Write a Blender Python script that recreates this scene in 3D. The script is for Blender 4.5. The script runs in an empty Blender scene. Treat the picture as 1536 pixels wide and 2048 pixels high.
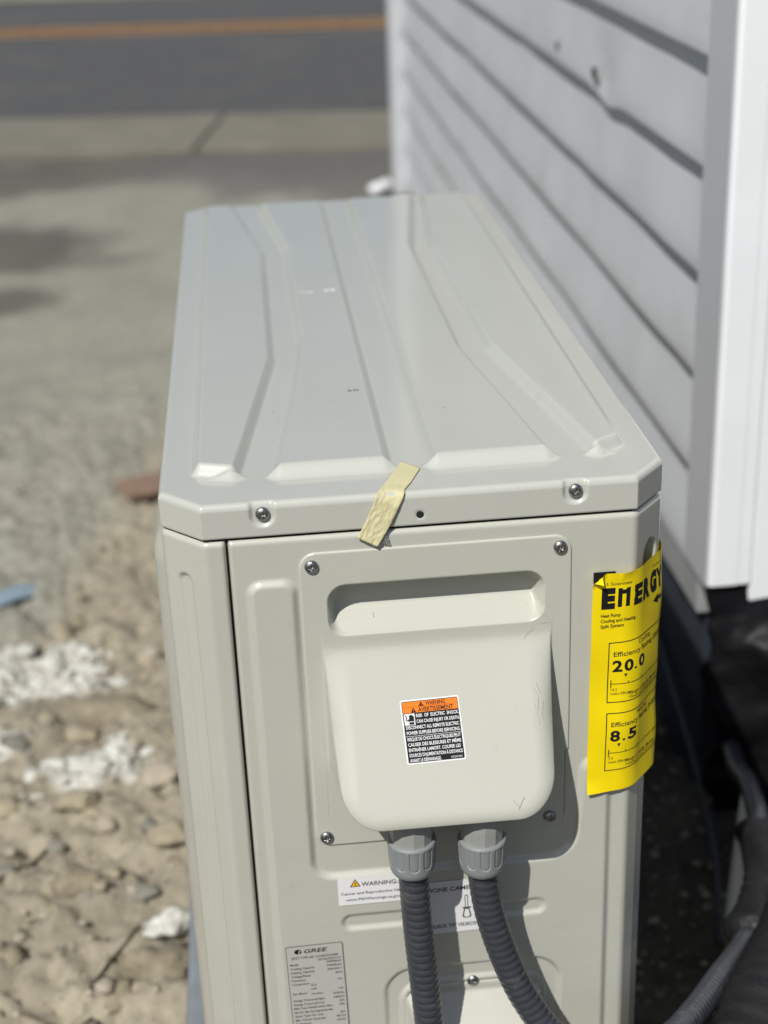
import bpy, bmesh, math, random
import numpy as np
from mathutils import Vector, Matrix, noise as mnoise
random.seed(7); rng = np.random.default_rng(11)
S = bpy.context.scene
COL = S.collection

# ------------------------------------------------------------------ camera, light, exposure
cam_d = bpy.data.cameras.new('camera'); cam = bpy.data.objects.new('camera', cam_d); COL.objects.link(cam)
CAM = Vector((0.0790, -0.9687, 0.4259)); yaw, pit, rol = 0.07926, 0.42440, -0.03949
fw = Vector((math.sin(yaw)*math.cos(pit), math.cos(yaw)*math.cos(pit), -math.sin(pit)))
rt = Vector((math.cos(yaw), -math.sin(yaw), 0)); up = rt.cross(fw)
r2 = math.cos(rol)*rt + math.sin(rol)*up; u2 = -math.sin(rol)*rt + math.cos(rol)*up
M = Matrix((r2, u2, -fw)).transposed().to_4x4(); M.translation = CAM
cam.matrix_world = M
cam_d.sensor_fit = 'HORIZONTAL'; cam_d.sensor_width = 27.0; cam_d.lens = 3082.9/1536*27.0
cam_d.clip_start = 0.02; cam_d.clip_end = 500
cam_d.dof.use_dof = True; cam_d.dof.focus_distance = 1.11; cam_d.dof.aperture_fstop = 4.6
S.camera = cam
S.render.resolution_x, S.render.resolution_y = 768, 1024

SUN_DIR = Vector((-0.62, -1.0, 1.38)).normalized()        # towards the sun
world = bpy.data.worlds.new('World'); S.world = world; world.use_nodes = True
nt = world.node_tree; nt.nodes.clear()
sky = nt.nodes.new('ShaderNodeTexSky'); sky.sky_type = 'NISHITA'; sky.sun_disc = False
sky.sun_elevation = math.asin(SUN_DIR.z); sky.sun_rotation = math.atan2(SUN_DIR.x, SUN_DIR.y)
sky.air_density = 1.0; sky.dust_density = 1.4; sky.ozone_density = 1.0
bg = nt.nodes.new('ShaderNodeBackground'); bg.inputs['Strength'].default_value = 0.066
wo = nt.nodes.new('ShaderNodeOutputWorld')
nt.links.new(sky.outputs[0], bg.inputs[0]); nt.links.new(bg.outputs[0], wo.inputs[0])
sl = bpy.data.lights.new('sun', 'SUN'); sl.energy = 4.7; sl.angle = math.radians(0.53); sl.color = (1.0, 0.975, 0.925)
so = bpy.data.objects.new('sun', sl); COL.objects.link(so)
so.rotation_euler = SUN_DIR.to_track_quat('Z', 'Y').to_euler()
vs = S.view_settings; vs.view_transform = 'Standard'; vs.look = 'None'; vs.exposure = -0.18; vs.gamma = 1.0
vs.use_curve_mapping = False
S.cycles.use_denoising = True
S.cycles.max_bounces = 8

# ------------------------------------------------------------------ small helpers
def lin(*c):
    return tuple(((v/255)/12.92 if v/255 <= .04045 else ((v/255+.055)/1.055)**2.4) for v in c)
def mat(name, color, rough=.5, metal=0., coat=0., coat_rough=.1, var=0., vscale=20., bump=0., bscale=400., spec=.5,
        attr=None, dirt=None, dscale=30., dlo=.55, dhi=.75):
    m = bpy.data.materials.new(name); m.use_nodes = True
    n = m.node_tree.nodes; l = m.node_tree.links; p = n['Principled BSDF']
    p.inputs['Roughness'].default_value = rough; p.inputs['Metallic'].default_value = metal
    p.inputs['Coat Weight'].default_value = coat; p.inputs['Coat IOR'].default_value = 1.6; p.inputs['Coat Roughness'].default_value = coat_rough
    p.inputs['Specular IOR Level'].default_value = spec
    tc = n.new('ShaderNodeTexCoord'); src = None
    if attr:
        a = n.new('ShaderNodeAttribute'); a.attribute_name = attr; src = a.outputs['Color']
    else:
        rgb = n.new('ShaderNodeRGB'); rgb.outputs[0].default_value = (*color, 1); src = rgb.outputs[0]
    if var:
        t = n.new('ShaderNodeTexNoise'); t.inputs['Scale'].default_value = vscale; t.inputs['Detail'].default_value = 6
        l.new(tc.outputs['Object'], t.inputs['Vector'])
        mr = n.new('ShaderNodeMapRange'); mr.inputs[3].default_value = 1-var; mr.inputs[4].default_value = 1+var
        mr.inputs[1].default_value = .25; mr.inputs[2].default_value = .75
        l.new(t.outputs[0], mr.inputs[0])
        mx = n.new('ShaderNodeMix'); mx.data_type = 'RGBA'; mx.blend_type = 'MULTIPLY'; mx.inputs[0].default_value = 1
        l.new(src, mx.inputs[6]); l.new(mr.outputs[0], mx.inputs[7]); src = mx.outputs[2]
    if dirt:
        t = n.new('ShaderNodeTexNoise'); t.inputs['Scale'].default_value = dscale; t.inputs['Detail'].default_value = 9
        t.inputs['Roughness'].default_value = .7
        l.new(tc.outputs['Object'], t.inputs['Vector'])
        mr = n.new('ShaderNodeMapRange'); mr.inputs[1].default_value = dlo; mr.inputs[2].default_value = dhi
        mr.inputs[4].default_value = dirt[1]
        l.new(t.outputs[0], mr.inputs[0])
        mx = n.new('ShaderNodeMix'); mx.data_type = 'RGBA'
        mx.inputs[7].default_value = (*dirt[0], 1)
        l.new(mr.outputs[0], mx.inputs[0]); l.new(src, mx.inputs[6]); src = mx.outputs[2]
    l.new(src, p.inputs['Base Color'])
    if bump:
        t = n.new('ShaderNodeTexNoise'); t.inputs['Scale'].default_value = bscale; t.inputs['Detail'].default_value = 5
        l.new(tc.outputs['Object'], t.inputs['Vector'])
        b = n.new('ShaderNodeBump'); b.inputs['Strength'].default_value = bump; b.inputs['Distance'].default_value = .002
        l.new(t.outputs[0], b.inputs['Height']); l.new(b.outputs[0], p.inputs['Normal'])
        if coat: l.new(b.outputs[0], p.inputs['Coat Normal'])
    return m

def link(name, me, mats=None, parent=None):
    o = bpy.data.objects.new(name, me); COL.objects.link(o)
    for m in (mats if isinstance(mats, (list, tuple)) else [mats] if mats else []):
        if m.name not in [x.name for x in me.materials if x]: me.materials.append(m)
    if parent: o.parent = parent
    return o
def thing(name, label, cat, loc=(0, 0, 0), group=None):
    o = bpy.data.objects.new(name, None); COL.objects.link(o); o.location = loc; o.empty_display_size = .05
    o['label'] = label; o['category'] = cat
    if group: o['group'] = group
    return o
def tag(o, label=None, cat=None, group=None, kind=None):
    for k, v in (('label', label), ('category', cat), ('group', group), ('kind', kind)):
        if v: o[k] = v
    return o
def rawmesh(name, V, Q, smooth=True):
    V = np.asarray(V, np.float32); Q = np.asarray(Q, np.int32); k = Q.shape[1]
    me = bpy.data.meshes.new(name)
    me.vertices.add(len(V)); me.vertices.foreach_set('co', V.ravel())
    me.loops.add(Q.size); me.loops.foreach_set('vertex_index', Q.ravel())
    me.polygons.add(len(Q)); me.polygons.foreach_set('loop_start', np.arange(0, Q.size, k, dtype=np.int32))
    me.polygons.foreach_set('loop_total', np.full(len(Q), k, np.int32))
    me.update(calc_edges=True); me.validate()
    me.polygons.foreach_set('use_smooth', np.full(len(me.polygons), smooth, bool))
    return me
def gridmesh(name, P, closed_u=False, smooth=True, flip=False):
    P = np.asarray(P, float); n, m = P.shape[:2]
    idx = np.arange(n*m).reshape(n, m)
    if closed_u: idx = np.vstack([idx, idx[:1]])
    a, b, c, d = idx[:-1, :-1].ravel(), idx[1:, :-1].ravel(), idx[1:, 1:].ravel(), idx[:-1, 1:].ravel()
    Q = np.stack([a, d, c, b] if flip else [a, b, c, d], 1)
    return rawmesh(name, P.reshape(-1, 3), Q, smooth)
def from_bm(name, bm, smooth=False):
    me = bpy.data.meshes.new(name); bm.to_mesh(me); bm.free()
    me.polygons.foreach_set('use_smooth', np.full(len(me.polygons), smooth, bool))
    return me
def box_bm(bm, x0, x1, y0, y1, z0, z1, bevel=0., seg=2):
    r = bmesh.ops.create_cube(bm, size=1)
    for v in r['verts']:
        v.co = Vector(((x0+x1)/2+v.co.x*(x1-x0), (y0+y1)/2+v.co.y*(y1-y0), (z0+z1)/2+v.co.z*(z1-z0)))
    if bevel:
        ed = list({e for v in r['verts'] for e in v.link_edges})
        bmesh.ops.bevel(bm, geom=ed, offset=bevel, segments=seg, affect='EDGES', profile=.5)
def box(name, x0, x1, y0, y1, z0, z1, m, parent=None, bevel=0.002):
    bm = bmesh.new(); box_bm(bm, x0, x1, y0, y1, z0, z1, bevel)
    return link(name, from_bm(name, bm, False), m, parent)
def sst(x): x = np.clip(x, 0, 1); return x*x*(3-2*x)
def smin(a, b, k):
    h = np.clip(.5+.5*(b-a)/k, 0, 1); return b*(1-h)+a*h-k*h*(1-h)
def sdf_poly(X, Y, pts):
    pts = np.asarray(pts, float); n = len(pts)
    d = np.full(X.shape, 1e9); s = np.ones(X.shape)
    for i in range(n):
        ax, ay = pts[i]; bx, by = pts[i-1]
        ex, ey = bx-ax, by-ay; wx, wy = X-ax, Y-ay
        t = np.clip((wx*ex+wy*ey)/(ex*ex+ey*ey), 0, 1)
        d = np.minimum(d, (wx-ex*t)**2+(wy-ey*t)**2)
        c1 = Y >= ay; c2 = Y < by; c3 = ex*wy > ey*wx
        s = np.where((c1 & c2 & c3) | (~c1 & ~c2 & ~c3), -s, s)
    return s*np.sqrt(d)
def sdf_rr(X, Y, x0, x1, y0, y1, r):
    qx = np.abs(X-(x0+x1)/2)-(x1-x0)/2+r; qy = np.abs(Y-(y0+y1)/2)-(y1-y0)/2+r
    return np.minimum(np.maximum(qx, qy), 0)+np.hypot(np.maximum(qx, 0), np.maximum(qy, 0))-r
def fillet(pts, rad, seg=8, closed=True):
    out = []; n = len(pts)
    for i in range(n):
        p = np.array(pts[i], float); r = rad[i] if isinstance(rad, (list, tuple)) else rad
        if (not closed and i in (0, n-1)) or r == 0: out.append(p); continue
        a = np.array(pts[i-1], float)-p; b = np.array(pts[(i+1) % n], float)-p
        la, lb = np.linalg.norm(a), np.linalg.norm(b); a /= la; b /= lb
        th = math.acos(np.clip(a@b, -1, 1)); t = min(r/math.tan(th/2), .49*la, .49*lb); rr = t*math.tan(th/2)
        c = p+(a+b)/np.linalg.norm(a+b)*rr/math.sin(th/2)
        p0, p1 = p+a*t-c, p+b*t-c
        a0 = math.atan2(p0[1], p0[0]); a1 = math.atan2(p1[1], p1[0]); da = (a1-a0+math.pi) % (2*math.pi)-math.pi
        for k in range(seg+1):
            g = a0+da*k/seg; out.append(c+rr*np.array([math.cos(g), math.sin(g)]))
    return np.array(out)
_perm = rng.random((256, 256))
def vnoise(X, Y):
    xi = np.floor(X).astype(int); yi = np.floor(Y).astype(int); fx = sst(X-xi); fy = sst(Y-yi)
    g = lambda i, j: _perm[i & 255, j & 255]
    return (g(xi, yi)*(1-fx)+g(xi+1, yi)*fx)*(1-fy)+(g(xi, yi+1)*(1-fx)+g(xi+1, yi+1)*fx)*fy
def fbm(X, Y, f, o=5, gain=.5):
    s = 0; a = 1; t = 0
    for k in range(o):
        s = s+a*vnoise(X*f+17.3*k, Y*f+9.1*k); t += a; a *= gain; f *= 2.03
    return s/t
def catmull(P, n):
    P = [np.array(p, float) for p in P]; P = [2*P[0]-P[1]]+P+[2*P[-1]-P[-2]]; out = []
    for i in range(1, len(P)-2):
        for k in range(60):
            t = k/60
            out.append(.5*((2*P[i])+(-P[i-1]+P[i+1])*t+(2*P[i-1]-5*P[i]+4*P[i+1]-P[i+2])*t*t+(-P[i-1]+3*P[i]-3*P[i+1]+P[i+2])*t**3))
    out.append(P[-2]); out = np.array(out)
    s = np.r_[0, np.cumsum(np.linalg.norm(np.diff(out, axis=0), axis=1))]
    q = np.linspace(0, s[-1], n)
    return np.stack([np.interp(q, s, out[:, i]) for i in range(3)], 1), q
def tube(name, pts, radf, n, seg=24, m=None, parent=None, caps=True):
    P, s = catmull(pts, n); T = np.gradient(P, axis=0); T /= np.linalg.norm(T, axis=1)[:, None]
    N = np.zeros_like(P); ref = np.array([1., 0, 0]) if abs(T[0][0]) < .9 else np.array([0, 1., 0])
    v = np.cross(T[0], ref); v /= np.linalg.norm(v)
    for i in range(n):
        v = v-T[i]*(v@T[i]); v /= np.linalg.norm(v); N[i] = v
    B = np.cross(T, N); th = np.linspace(0, 2*np.pi, seg, endpoint=False)
    R = radf(s[:, None], th[None, :])*np.ones((n, seg))
    if caps: R[0] *= .02; R[-1] *= .02
    G = P[:, None, :]+R[..., None]*(np.cos(th)[None, :, None]*N[:, None, :]+np.sin(th)[None, :, None]*B[:, None, :])
    return link(name, gridmesh(name, G.transpose(1, 0, 2), closed_u=True, flip=True), m, parent)

# ------------------------------------------------------------------ materials
BEIGE = mat('beige_enamel', (.515, .518, .452), rough=.36, coat=1., coat_rough=.10, var=.025, vscale=9, bump=.035, bscale=900,
            dirt=((.33, .32, .28), .35), dscale=46, dlo=.58, dhi=.82)
BEIGEL = mat('beige_enamel_lid', (.525, .53, .475), rough=.34, coat=1., coat_rough=.035, var=.025, vscale=9, bump=.02, bscale=700,
            dirt=((.36, .35, .31), .3), dscale=40, dlo=.6, dhi=.82)
BEIGE2 = mat('beige_enamel_cover', (.515, .518, .450), rough=.36, coat=.4, coat_rough=.12, var=.02, vscale=14, bump=.05, bscale=700,
             dirt=((.20, .19, .165), .5), dscale=60, dlo=.64, dhi=.82)
STEEL = mat('screw_steel', (.36, .36, .35), rough=.34, metal=1, bump=.1, bscale=900)
DARK = mat('dark_gap', (.012, .012, .012), rough=.8)
GREYPL = mat('grey_pvc_fitting', lin(132, 137, 137), rough=.42, var=.06, vscale=60, bump=.06, bscale=900)
GREYPL2 = mat('light_grey_pvc_collar', lin(152, 154, 150), rough=.45, var=.05, vscale=60)
CONDUIT = mat('dark_grey_conduit', lin(60, 62, 68), rough=.3, var=.10, vscale=50, bump=.05, bscale=600, dirt=((.22, .21, .18), .4), dscale=55, dlo=.55, dhi=.8)
VINYL = mat('grey_vinyl_siding', (.555, .572, .60), rough=.45, var=.05, vscale=5, bump=.06, bscale=160, dirt=((.30, .30, .29), .35), dscale=7, dlo=.52, dhi=.8)
VINYLG = mat('grey_vinyl_trim', (.50, .515, .54), rough=.5, var=.03, vscale=6)
WHITE = mat('white_vinyl_trim', (.86, .88, .90), rough=.45, var=.03, vscale=8, dirt=((.45, .45, .43), .4), dscale=18, dlo=.66, dhi=.85)
SKIRT = mat('weathered_skirt_board', (.30, .31, .31), rough=.8, var=.15, vscale=12)
FOUND = mat('dark_blue_foundation', (.020, .026, .040), rough=.8, var=.3, vscale=14, bump=.5, bscale=60)
BLACKPL = mat('black_plastic', (.005, .005, .006), rough=.42, bump=.25, bscale=90, spec=.12)
TAPEB = mat('black_vinyl_tape', (.011, .011, .012), rough=.5, spec=.3, bump=.5, bscale=160, var=.3, vscale=60)
FOAM = mat('black_pipe_foam', (.02, .02, .021), rough=.75, bump=.4, bscale=220)
MASK = mat('masking_tape', lin(208, 200, 158), rough=.6, var=.08, vscale=40, bump=.25, bscale=1400)
PAPER_Y = mat('yellow_label_paper', lin(250, 222, 8), rough=.36, var=.03, vscale=15)
PAPER_W = mat('white_label_paper', (.80, .80, .80), rough=.4)
PAPER_S = mat('silver_label_film', (.47, .47, .43), rough=.4)
INK = mat('black_ink', (.012, .012, .014), rough=.6, spec=.2)
INKG = mat('dark_grey_ink', (.075, .08, .075), rough=.6, spec=.2)
ORANGE = mat('orange_ink', lin(240, 130, 40), rough=.6, spec=.2)
YELLOWI = mat('warning_yellow_ink', lin(245, 190, 30), rough=.6, spec=.2)
WHITEI = mat('white_ink', (.82, .82, .82), rough=.6, spec=.2)
PAD = mat('grey_equipment_pad', lin(120, 126, 132), rough=.85, var=.12, vscale=25, bump=.5, bscale=300)
ASPH = mat('asphalt', (.080, .080, .079), rough=.9, var=.22, vscale=14, bump=.6, bscale=120, dirt=((.14, .135, .12), .5), dscale=1.2, dlo=.5, dhi=.75)
LINEP = mat('faded_yellow_paint', lin(176, 125, 58), rough=.8, var=.2, vscale=14, dirt=((.09, .088, .085), .8), dscale=22, dlo=.52, dhi=.62)
CONC = mat('concrete_slab', (.19, .177, .14), rough=.9, var=.14, vscale=5, bump=.4, bscale=80, dirt=((.12, .11, .085), .6), dscale=2.6, dlo=.48, dhi=.72)
SOIL = mat('soil', (1, 1, 1), rough=.95, attr='Col', var=.20, vscale=75, bump=1., bscale=260)
PLASTER = mat('white_plaster', (.62, .62, .57), rough=.9, var=.18, vscale=60, bump=.9, bscale=260, dirt=((.30, .27, .20), .85), dscale=42, dlo=.47, dhi=.62)
STONE_T = mat('tan_stone', (.33, .285, .20), rough=.9, var=.2, vscale=60, bump=.5, bscale=200)
STONE_P = mat('pinkish_stone', (.37, .325, .255), rough=.85, var=.15, vscale=60, bump=.4, bscale=200)
STONE_G = mat('grey_stone', (.20, .19, .155), rough=.85, var=.2, vscale=60, bump=.4, bscale=200)
STONE_B = mat('brown_clod', (.25, .215, .15), rough=.95, var=.25, vscale=70, bump=.9, bscale=160)
BRICK = mat('red_brown_brick', lin(128, 106, 90), rough=.9, var=.2, vscale=50, bump=.5, bscale=200)
BLUEP = mat('blue_scrap', lin(122, 138, 150), rough=.5, var=.15, vscale=40)
GRASS = mat('weed_green', (.07, .095, .03), rough=.7)
TWIG = mat('dry_twig', (.13, .105, .065), rough=.9, var=.3, vscale=120)
TWIGD = mat('dark_root', (.06, .055, .035), rough=.9, var=.3, vscale=120)
WOODW = mat('painted_stake', (.80, .80, .76), rough=.7, var=.12, vscale=20)
WOODB = mat('broken_wood', (.32, .21, .09), rough=.8, var=.3, vscale=60)

# ------------------------------------------------------------------ setting: ground, road, path
GZ = -0.78
def dense(lo, hi, step, far, grow=1.12):
    c = list(np.arange(lo, hi, step)); a = c[0]; b = c[-1]; s = step; L = []
    while a > -far: s *= grow; a -= s; L.append(a)
    s = step; Rr = []
    while b < far: s *= grow; b += s; Rr.append(b)
    return np.array(L[::-1]+c+Rr)
NX, NY = .1566, .9877                           # normal of the road direction
EX, EY = .9877, -.1566
def ground_height(X, Y):
    D = X*NX+Y*NY
    near = 1-sst((np.hypot(X*.8, Y-.6)-1.2)/1.2)
    lump = np.clip(fbm(X+9, Y+4, 14, 3, .5)-.52, 0, 1)**.7
    h = (fbm(X, Y, 3.1, 3)-.5)*.035+(fbm(X+5, Y, 19, 4, .6)-.5)*.046*near+lump*.045*near+(fbm(X, Y+3, 60, 3, .65)-.5)*.024*near-.012*near
    cr = np.abs(fbm(X+2, Y+8, 8.5, 3)-.5)           # shallow cracks / ruts
    h -= .014*near*(1-sst(cr/.016))
    flat = sst((D-4.9)/.3)
    return GZ+h*(1-flat*.95)-.03*sst((D-5.22)/.07)
gx = dense(-.62, .78, .0075, 90); gy = dense(-.15, 2.3, .0075, 90, 1.045)
X, Y = np.meshgrid(gx, gy, indexing='ij')
Z = ground_height(X, Y)
near = 1-sst((np.hypot(X*.8, Y-.6)-1.2)/1.2)
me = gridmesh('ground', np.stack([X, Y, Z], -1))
def mix(a, b, t): return a+(b-a)*t[..., None]
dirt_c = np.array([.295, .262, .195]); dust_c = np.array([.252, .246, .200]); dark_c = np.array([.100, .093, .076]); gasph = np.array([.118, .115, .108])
n1 = fbm(X, Y, 2.2, 5); n2 = fbm(X+31, Y+7, 7, 5); n3 = fbm(X+3, Y+17, 26, 4)
edge = Y-(1.40+(X+.30)*4.2)+(n2-.5)*.9
far_t = sst((edge+.25)/.5)
C0 = mix(np.broadcast_to(dirt_c, X.shape+(3,)), np.broadcast_to(dust_c, X.shape+(3,)), far_t)
C0 = C0*(1+(.42-.24*far_t)*(n2-.5)+(.46-.30*far_t)*(n3-.5))[..., None]
def blob(cx, cy, rx, ry, k=.35):
    d = np.hypot((X-cx)/rx, (Y-cy)/ry)+(n1-.5)*1.3+(n2-.5)*.5
    return 1-sst((d-1+k)/(2*k))
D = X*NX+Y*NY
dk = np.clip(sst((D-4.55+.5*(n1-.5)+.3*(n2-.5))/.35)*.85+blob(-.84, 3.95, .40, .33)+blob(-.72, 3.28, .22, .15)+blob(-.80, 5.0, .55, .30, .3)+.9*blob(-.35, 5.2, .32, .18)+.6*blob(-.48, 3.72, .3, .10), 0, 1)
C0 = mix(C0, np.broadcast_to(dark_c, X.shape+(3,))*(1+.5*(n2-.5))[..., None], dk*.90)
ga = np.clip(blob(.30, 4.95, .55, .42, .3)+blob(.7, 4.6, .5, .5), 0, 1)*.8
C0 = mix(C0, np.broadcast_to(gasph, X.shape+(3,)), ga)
C0 = mix(C0, np.broadcast_to(np.array([.085, .074, .055]), X.shape+(3,))*(1+.6*(n2-.5))[..., None], np.maximum(1-sst((Y+.08+.3*(n1-.5))/.22), sst((X-.30)/.08)*(1-sst((Y-1.6)/.4))))  # shade right of the cabinet painted in; unseen front ground darkened to cut bounce
wp = np.zeros_like(X)
for (wx_, wy_, wr_) in ((-.205, .915, .075), (-.335, 1.20, .13), (-.225, 1.16, .05), (-.345, .98, .05)):
    wp = np.maximum(wp, np.exp(-(((X-wx_)/wr_)**2+((Y-wy_)/(wr_*.8))**2)))
C0 = mix(C0, np.broadcast_to(np.array([.58, .57, .52]), X.shape+(3,)), sst((wp*1.5*(.35+1.3*n3)*(.4+1.2*n2)-.42)/.35)*.85)
C0 = np.clip(C0, .02, .9)
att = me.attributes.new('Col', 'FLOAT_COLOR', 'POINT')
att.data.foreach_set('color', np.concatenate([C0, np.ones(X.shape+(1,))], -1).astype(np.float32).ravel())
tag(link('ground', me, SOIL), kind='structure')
def gz(x, y): return float(ground_height(np.array([[x]], float), np.array([[y]], float))[0, 0])

def strip(name, d0, d1, z, m, t0=-60, t1=60, parent=None, n=60):
    t = np.linspace(t0, t1, n)
    P = np.stack([np.stack([t*EX+d*NX, t*EY+d*NY, np.full(n, z)], -1) for d in (d0, d1)], 1)
    return link(name, gridmesh(name, P), m, parent)
tag(strip('road', 6.06, 12.4, GZ-.006, ASPH), kind='structure')
tag(strip('road_marking', 9.14, 9.26, GZ-.002, LINEP), kind='structure')
tag(strip('road_marking', 9.38, 9.50, GZ-.002, LINEP), kind='structure')
VERGE = mat('dry_verge', (.23, .235, .165), rough=.95, var=.3, vscale=6)
tag(strip('verge', 11.25, 60, GZ+.004, VERGE, n=30), kind='structure')
side = bpy.data.objects.new('sidewalk', None); COL.objects.link(side); tag(side, kind='structure')
for i in range(-5, 5):
    t0, t1 = -.965+1.8*i+.005, -.965+1.8*(i+1)-.005
    bm = bmesh.new(); box_bm(bm, t0, t1, 5.285, 6.055, GZ-.10, GZ+.006+.004*(i % 2), .008)
    for v in bm.verts: v.co = Vector((v.co.x*EX+v.co.y*NX, v.co.x*EY+v.co.y*NY, v.co.z))
    link('slab', from_bm('slab', bm), CONC, side)

# ------------------------------------------------------------------ the house: siding, corner post, foundation
house = thing('house', 'house corner with grey lap siding and a bright white corner post', 'house', (.7, .66, GZ))
hp = Vector(house.location)
def H(o): o.parent = house; o.location = -hp; return o
WX, WY0, WY1 = .604, .700, 4.16
def board(k):
    zb = .166+.125*k; seedk = k*3.7
    y = np.linspace(WY0+.02 if k > -6 else 1.45, WY1, 110)
    prof = [(.016, .0), (.0015, -.0006), (-.0, .0015)]
    zz = np.array([0, 0, .0012, .004, .02, .045, .07, .095, .115, .134]); off = np.array([0, .0005, -.0, -.0004, .001, .0045, .0085, .012, .0145, .0165])
    Yg, Zi = np.meshgrid(y, np.arange(len(zz)), indexing='ij')
    zv = zz[Zi]; xo = np.where(Zi == 0, .0165, off[Zi])
    wob = (fbm(Yg+seedk, zv*3+seedk, 2.6, 3)-.5)*.0062+(fbm(Yg+seedk*2, zv*2, 9, 2)-.5)*.0016
    zw = (fbm(Yg+seedk*5, Yg*0, 1.3, 2)-.5)*.0014
    Xv = WX+xo+wob*(Zi > 0)
    if k == -1 or k == 0:   # the dented place
        g = np.exp(-((Yg-1.28)/.07)**2)
        zw = zw-(.013 if k == -1 else 0)*g*(zv < .03); Xv = Xv+(.007 if k == -1 else 0)*np.exp(-((Yg-1.32)/.06)**2-((zv-.03)/.03)**2)
    o = link('siding_board', gridmesh('siding_board', np.stack([Xv, Yg, zb+zv+zw], -1), flip=True), VINYL)
    H(o); return o
for k in range(-7, 13): board(k)
H(box('skirt_board', .606, .63, WY0+.02, 1.449, -.512, -.462, SKIRT, None, .002))
H(box('foundation', .622, 2.6, WY0+.03, WY1-.02, -1.0, -.5, FOUND, None, .004))
H(box('wall_core', .622, 2.6, WY0+.012, WY1-.01, -.50, 1.86, VINYLG, None, .001))
# corner post: a grey flange on the siding side and a white face on the sunny side, one bent profile each
def prism_z(name, prof, z0, z1, m, nz=2, smooth=False):
    prof = np.array(prof); zs = np.linspace(z0, z1, nz)
    G = np.stack([np.stack([np.full(len(prof), p) if False else prof[:, 0], prof[:, 1], np.full(len(prof), p)], -1) for p in zs], 1)
    o = link(name, gridmesh(name, G, smooth=smooth), m)
    bm = bmesh.new(); bm.from_mesh(o.data)
    for z in (z0, z1):
        vsx = [v for v in bm.verts if abs(v.co.z-z) < 1e-6]
        try: bm.faces.new(vsx)
        except Exception: pass
    bmesh.ops.recalc_face_normals(bm, faces=bm.faces); bm.to_mesh(o.data); bm.free(); return o
H(prism_z('corner_flange', [(.6005, .668), (.6005, .768), (.622, .768), (.622, .668), (.6005, .668)], -.452, 1.86, VINYLG))
cp = fillet([(.5985, .6675), (.5985, .655), (.634, .655), (.634, .6565), (.650, .6565), (.650, .6675)], [0, .006, 0, 0, 0, 0], 5, False)
H(prism_z('corner_post', list(map(tuple, cp))+[(.5985, .6675)], -.441, 1.86, WHITE))
H(box('trim_board', .6512, .78, .660, .70, -.476, 1.86, WHITE, None, .002))
for k in range(-5, 13):
    zb = .150+.125*k
    bm = bmesh.new(); box_bm(bm, .7812, 2.6, .662, .70, zb, zb+.1245, .0012)
    for v in bm.verts:
        if v.co.z > zb+.06 and v.co.y < .68: v.co.y += .008
    H(link('front_siding_board', from_bm('front_siding_board', bm), WHITE))
# far corner board and the downspout elbow at its foot
H(box('corner_post', .566, .66, 4.16, 4.25, -.74, 1.86, VINYLG, None, .004))
ds = tube('drain_pipe', [(.56, 4.36, -.745), (.545, 4.34, -.746), (.50, 4.30, -.750)], lambda s, t: .021+.0012*np.sin(s*300)+0*t, 40, 16, WHITE, None)
tag(ds, 'short white drain pipe end lying at the foot of the far house corner', 'pipe')
# two small holes punched in the siding
for (y, z, r) in ((1.635, .069, .0065), (1.345, .066, .011)):
    bm = bmesh.new(); bmesh.ops.create_circle(bm, cap_ends=True, segments=11, radius=r)
    for v in bm.verts:
        j = 1+.5*(mnoise.noise(Vector((v.co.x*300, v.co.y*300, y)))); v.co = Vector((WX-.0052+(z-.041)*.13, y+v.co.x*1.9*j, z+v.co.y*j))
    bmesh.ops.recalc_face_normals(bm, faces=bm.faces)
    H(link('hole', from_bm('hole', bm), DARK))

# ------------------------------------------------------------------ outdoor heat pump
W, L = .36, .9034
CL, CR = (.0297, .0301), (.0254, .0298)
hpump = thing('heat_pump', 'beige outdoor heat pump cabinet standing on a grey pad beside the house wall', 'heat pump', (.18, .45, -.72))
UP = Vector(hpump.location)
def U(o, parent=None):
    o.parent = parent or hpump
    if not parent: o.location = -UP
    return o
def warp_h(X, Z): return (fbm(X+2, Z+4, 6, 2)-.5)*.0009
# --- top cover: octagonal plan, stamped plateaus, folded skirt
def octa(y):
    y = np.asarray(y); f = np.clip(1-y/CL[1], 0, 1)*CL[0]; b = np.clip(1-(L-y)/.022, 0, 1)*.022
    xl = np.maximum(f, b); f = np.clip(1-y/CR[1], 0, 1)*CR[0]; xr = W-np.maximum(f, b)
    return xl, xr
ys = np.concatenate([np.linspace(0, .006, 8), np.arange(.0072, .11, .0012), np.arange(.112, L-.012, .0024), np.linspace(L-.0105, L, 9)])
ts = np.concatenate([np.linspace(0, .018, 9), np.linspace(.0215, .9785, 280), np.linspace(.982, 1, 9)])
xl, xr = octa(ys)
TX = xl[None, :]+ts[:, None]*(xr-xl)[None, :]; TY = np.broadcast_to(ys[None, :], TX.shape)
RE = .0045
outer = [(CL[0], 0), (W-CR[0], 0), (W, CR[1]), (W, L-.022), (W-.022, L), (.022, L), (0, L-.022), (0, CL[1])]
de = -sdf_poly(TX, TY, outer); de = np.clip(de, 0, None)
TZ = np.where(de < RE, np.sqrt(np.clip(RE**2-(RE-np.minimum(de, RE))**2, 0, None))-RE, 0.)
yb = L-.034
plats = [[(.0300, .060), (.0520, .052), (.0835, .292), (.0845, .651), (.0540, yb), (.0300, yb)],
         [(.0880, .049), (.1600, .049), (.1600, yb), (.0945, yb), (.1175, .655), (.1180, .342), (.1130, .268)],
         [(.2005, .049), (.2770, .050), (.2460, .293), (.2435, .640), (.2700, yb), (.2005, yb)],
         [(.3160, .052), (.3320, .062), (.3320, yb), (.2890, yb), (.2720, .640), (.2790, .292)]]
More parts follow.
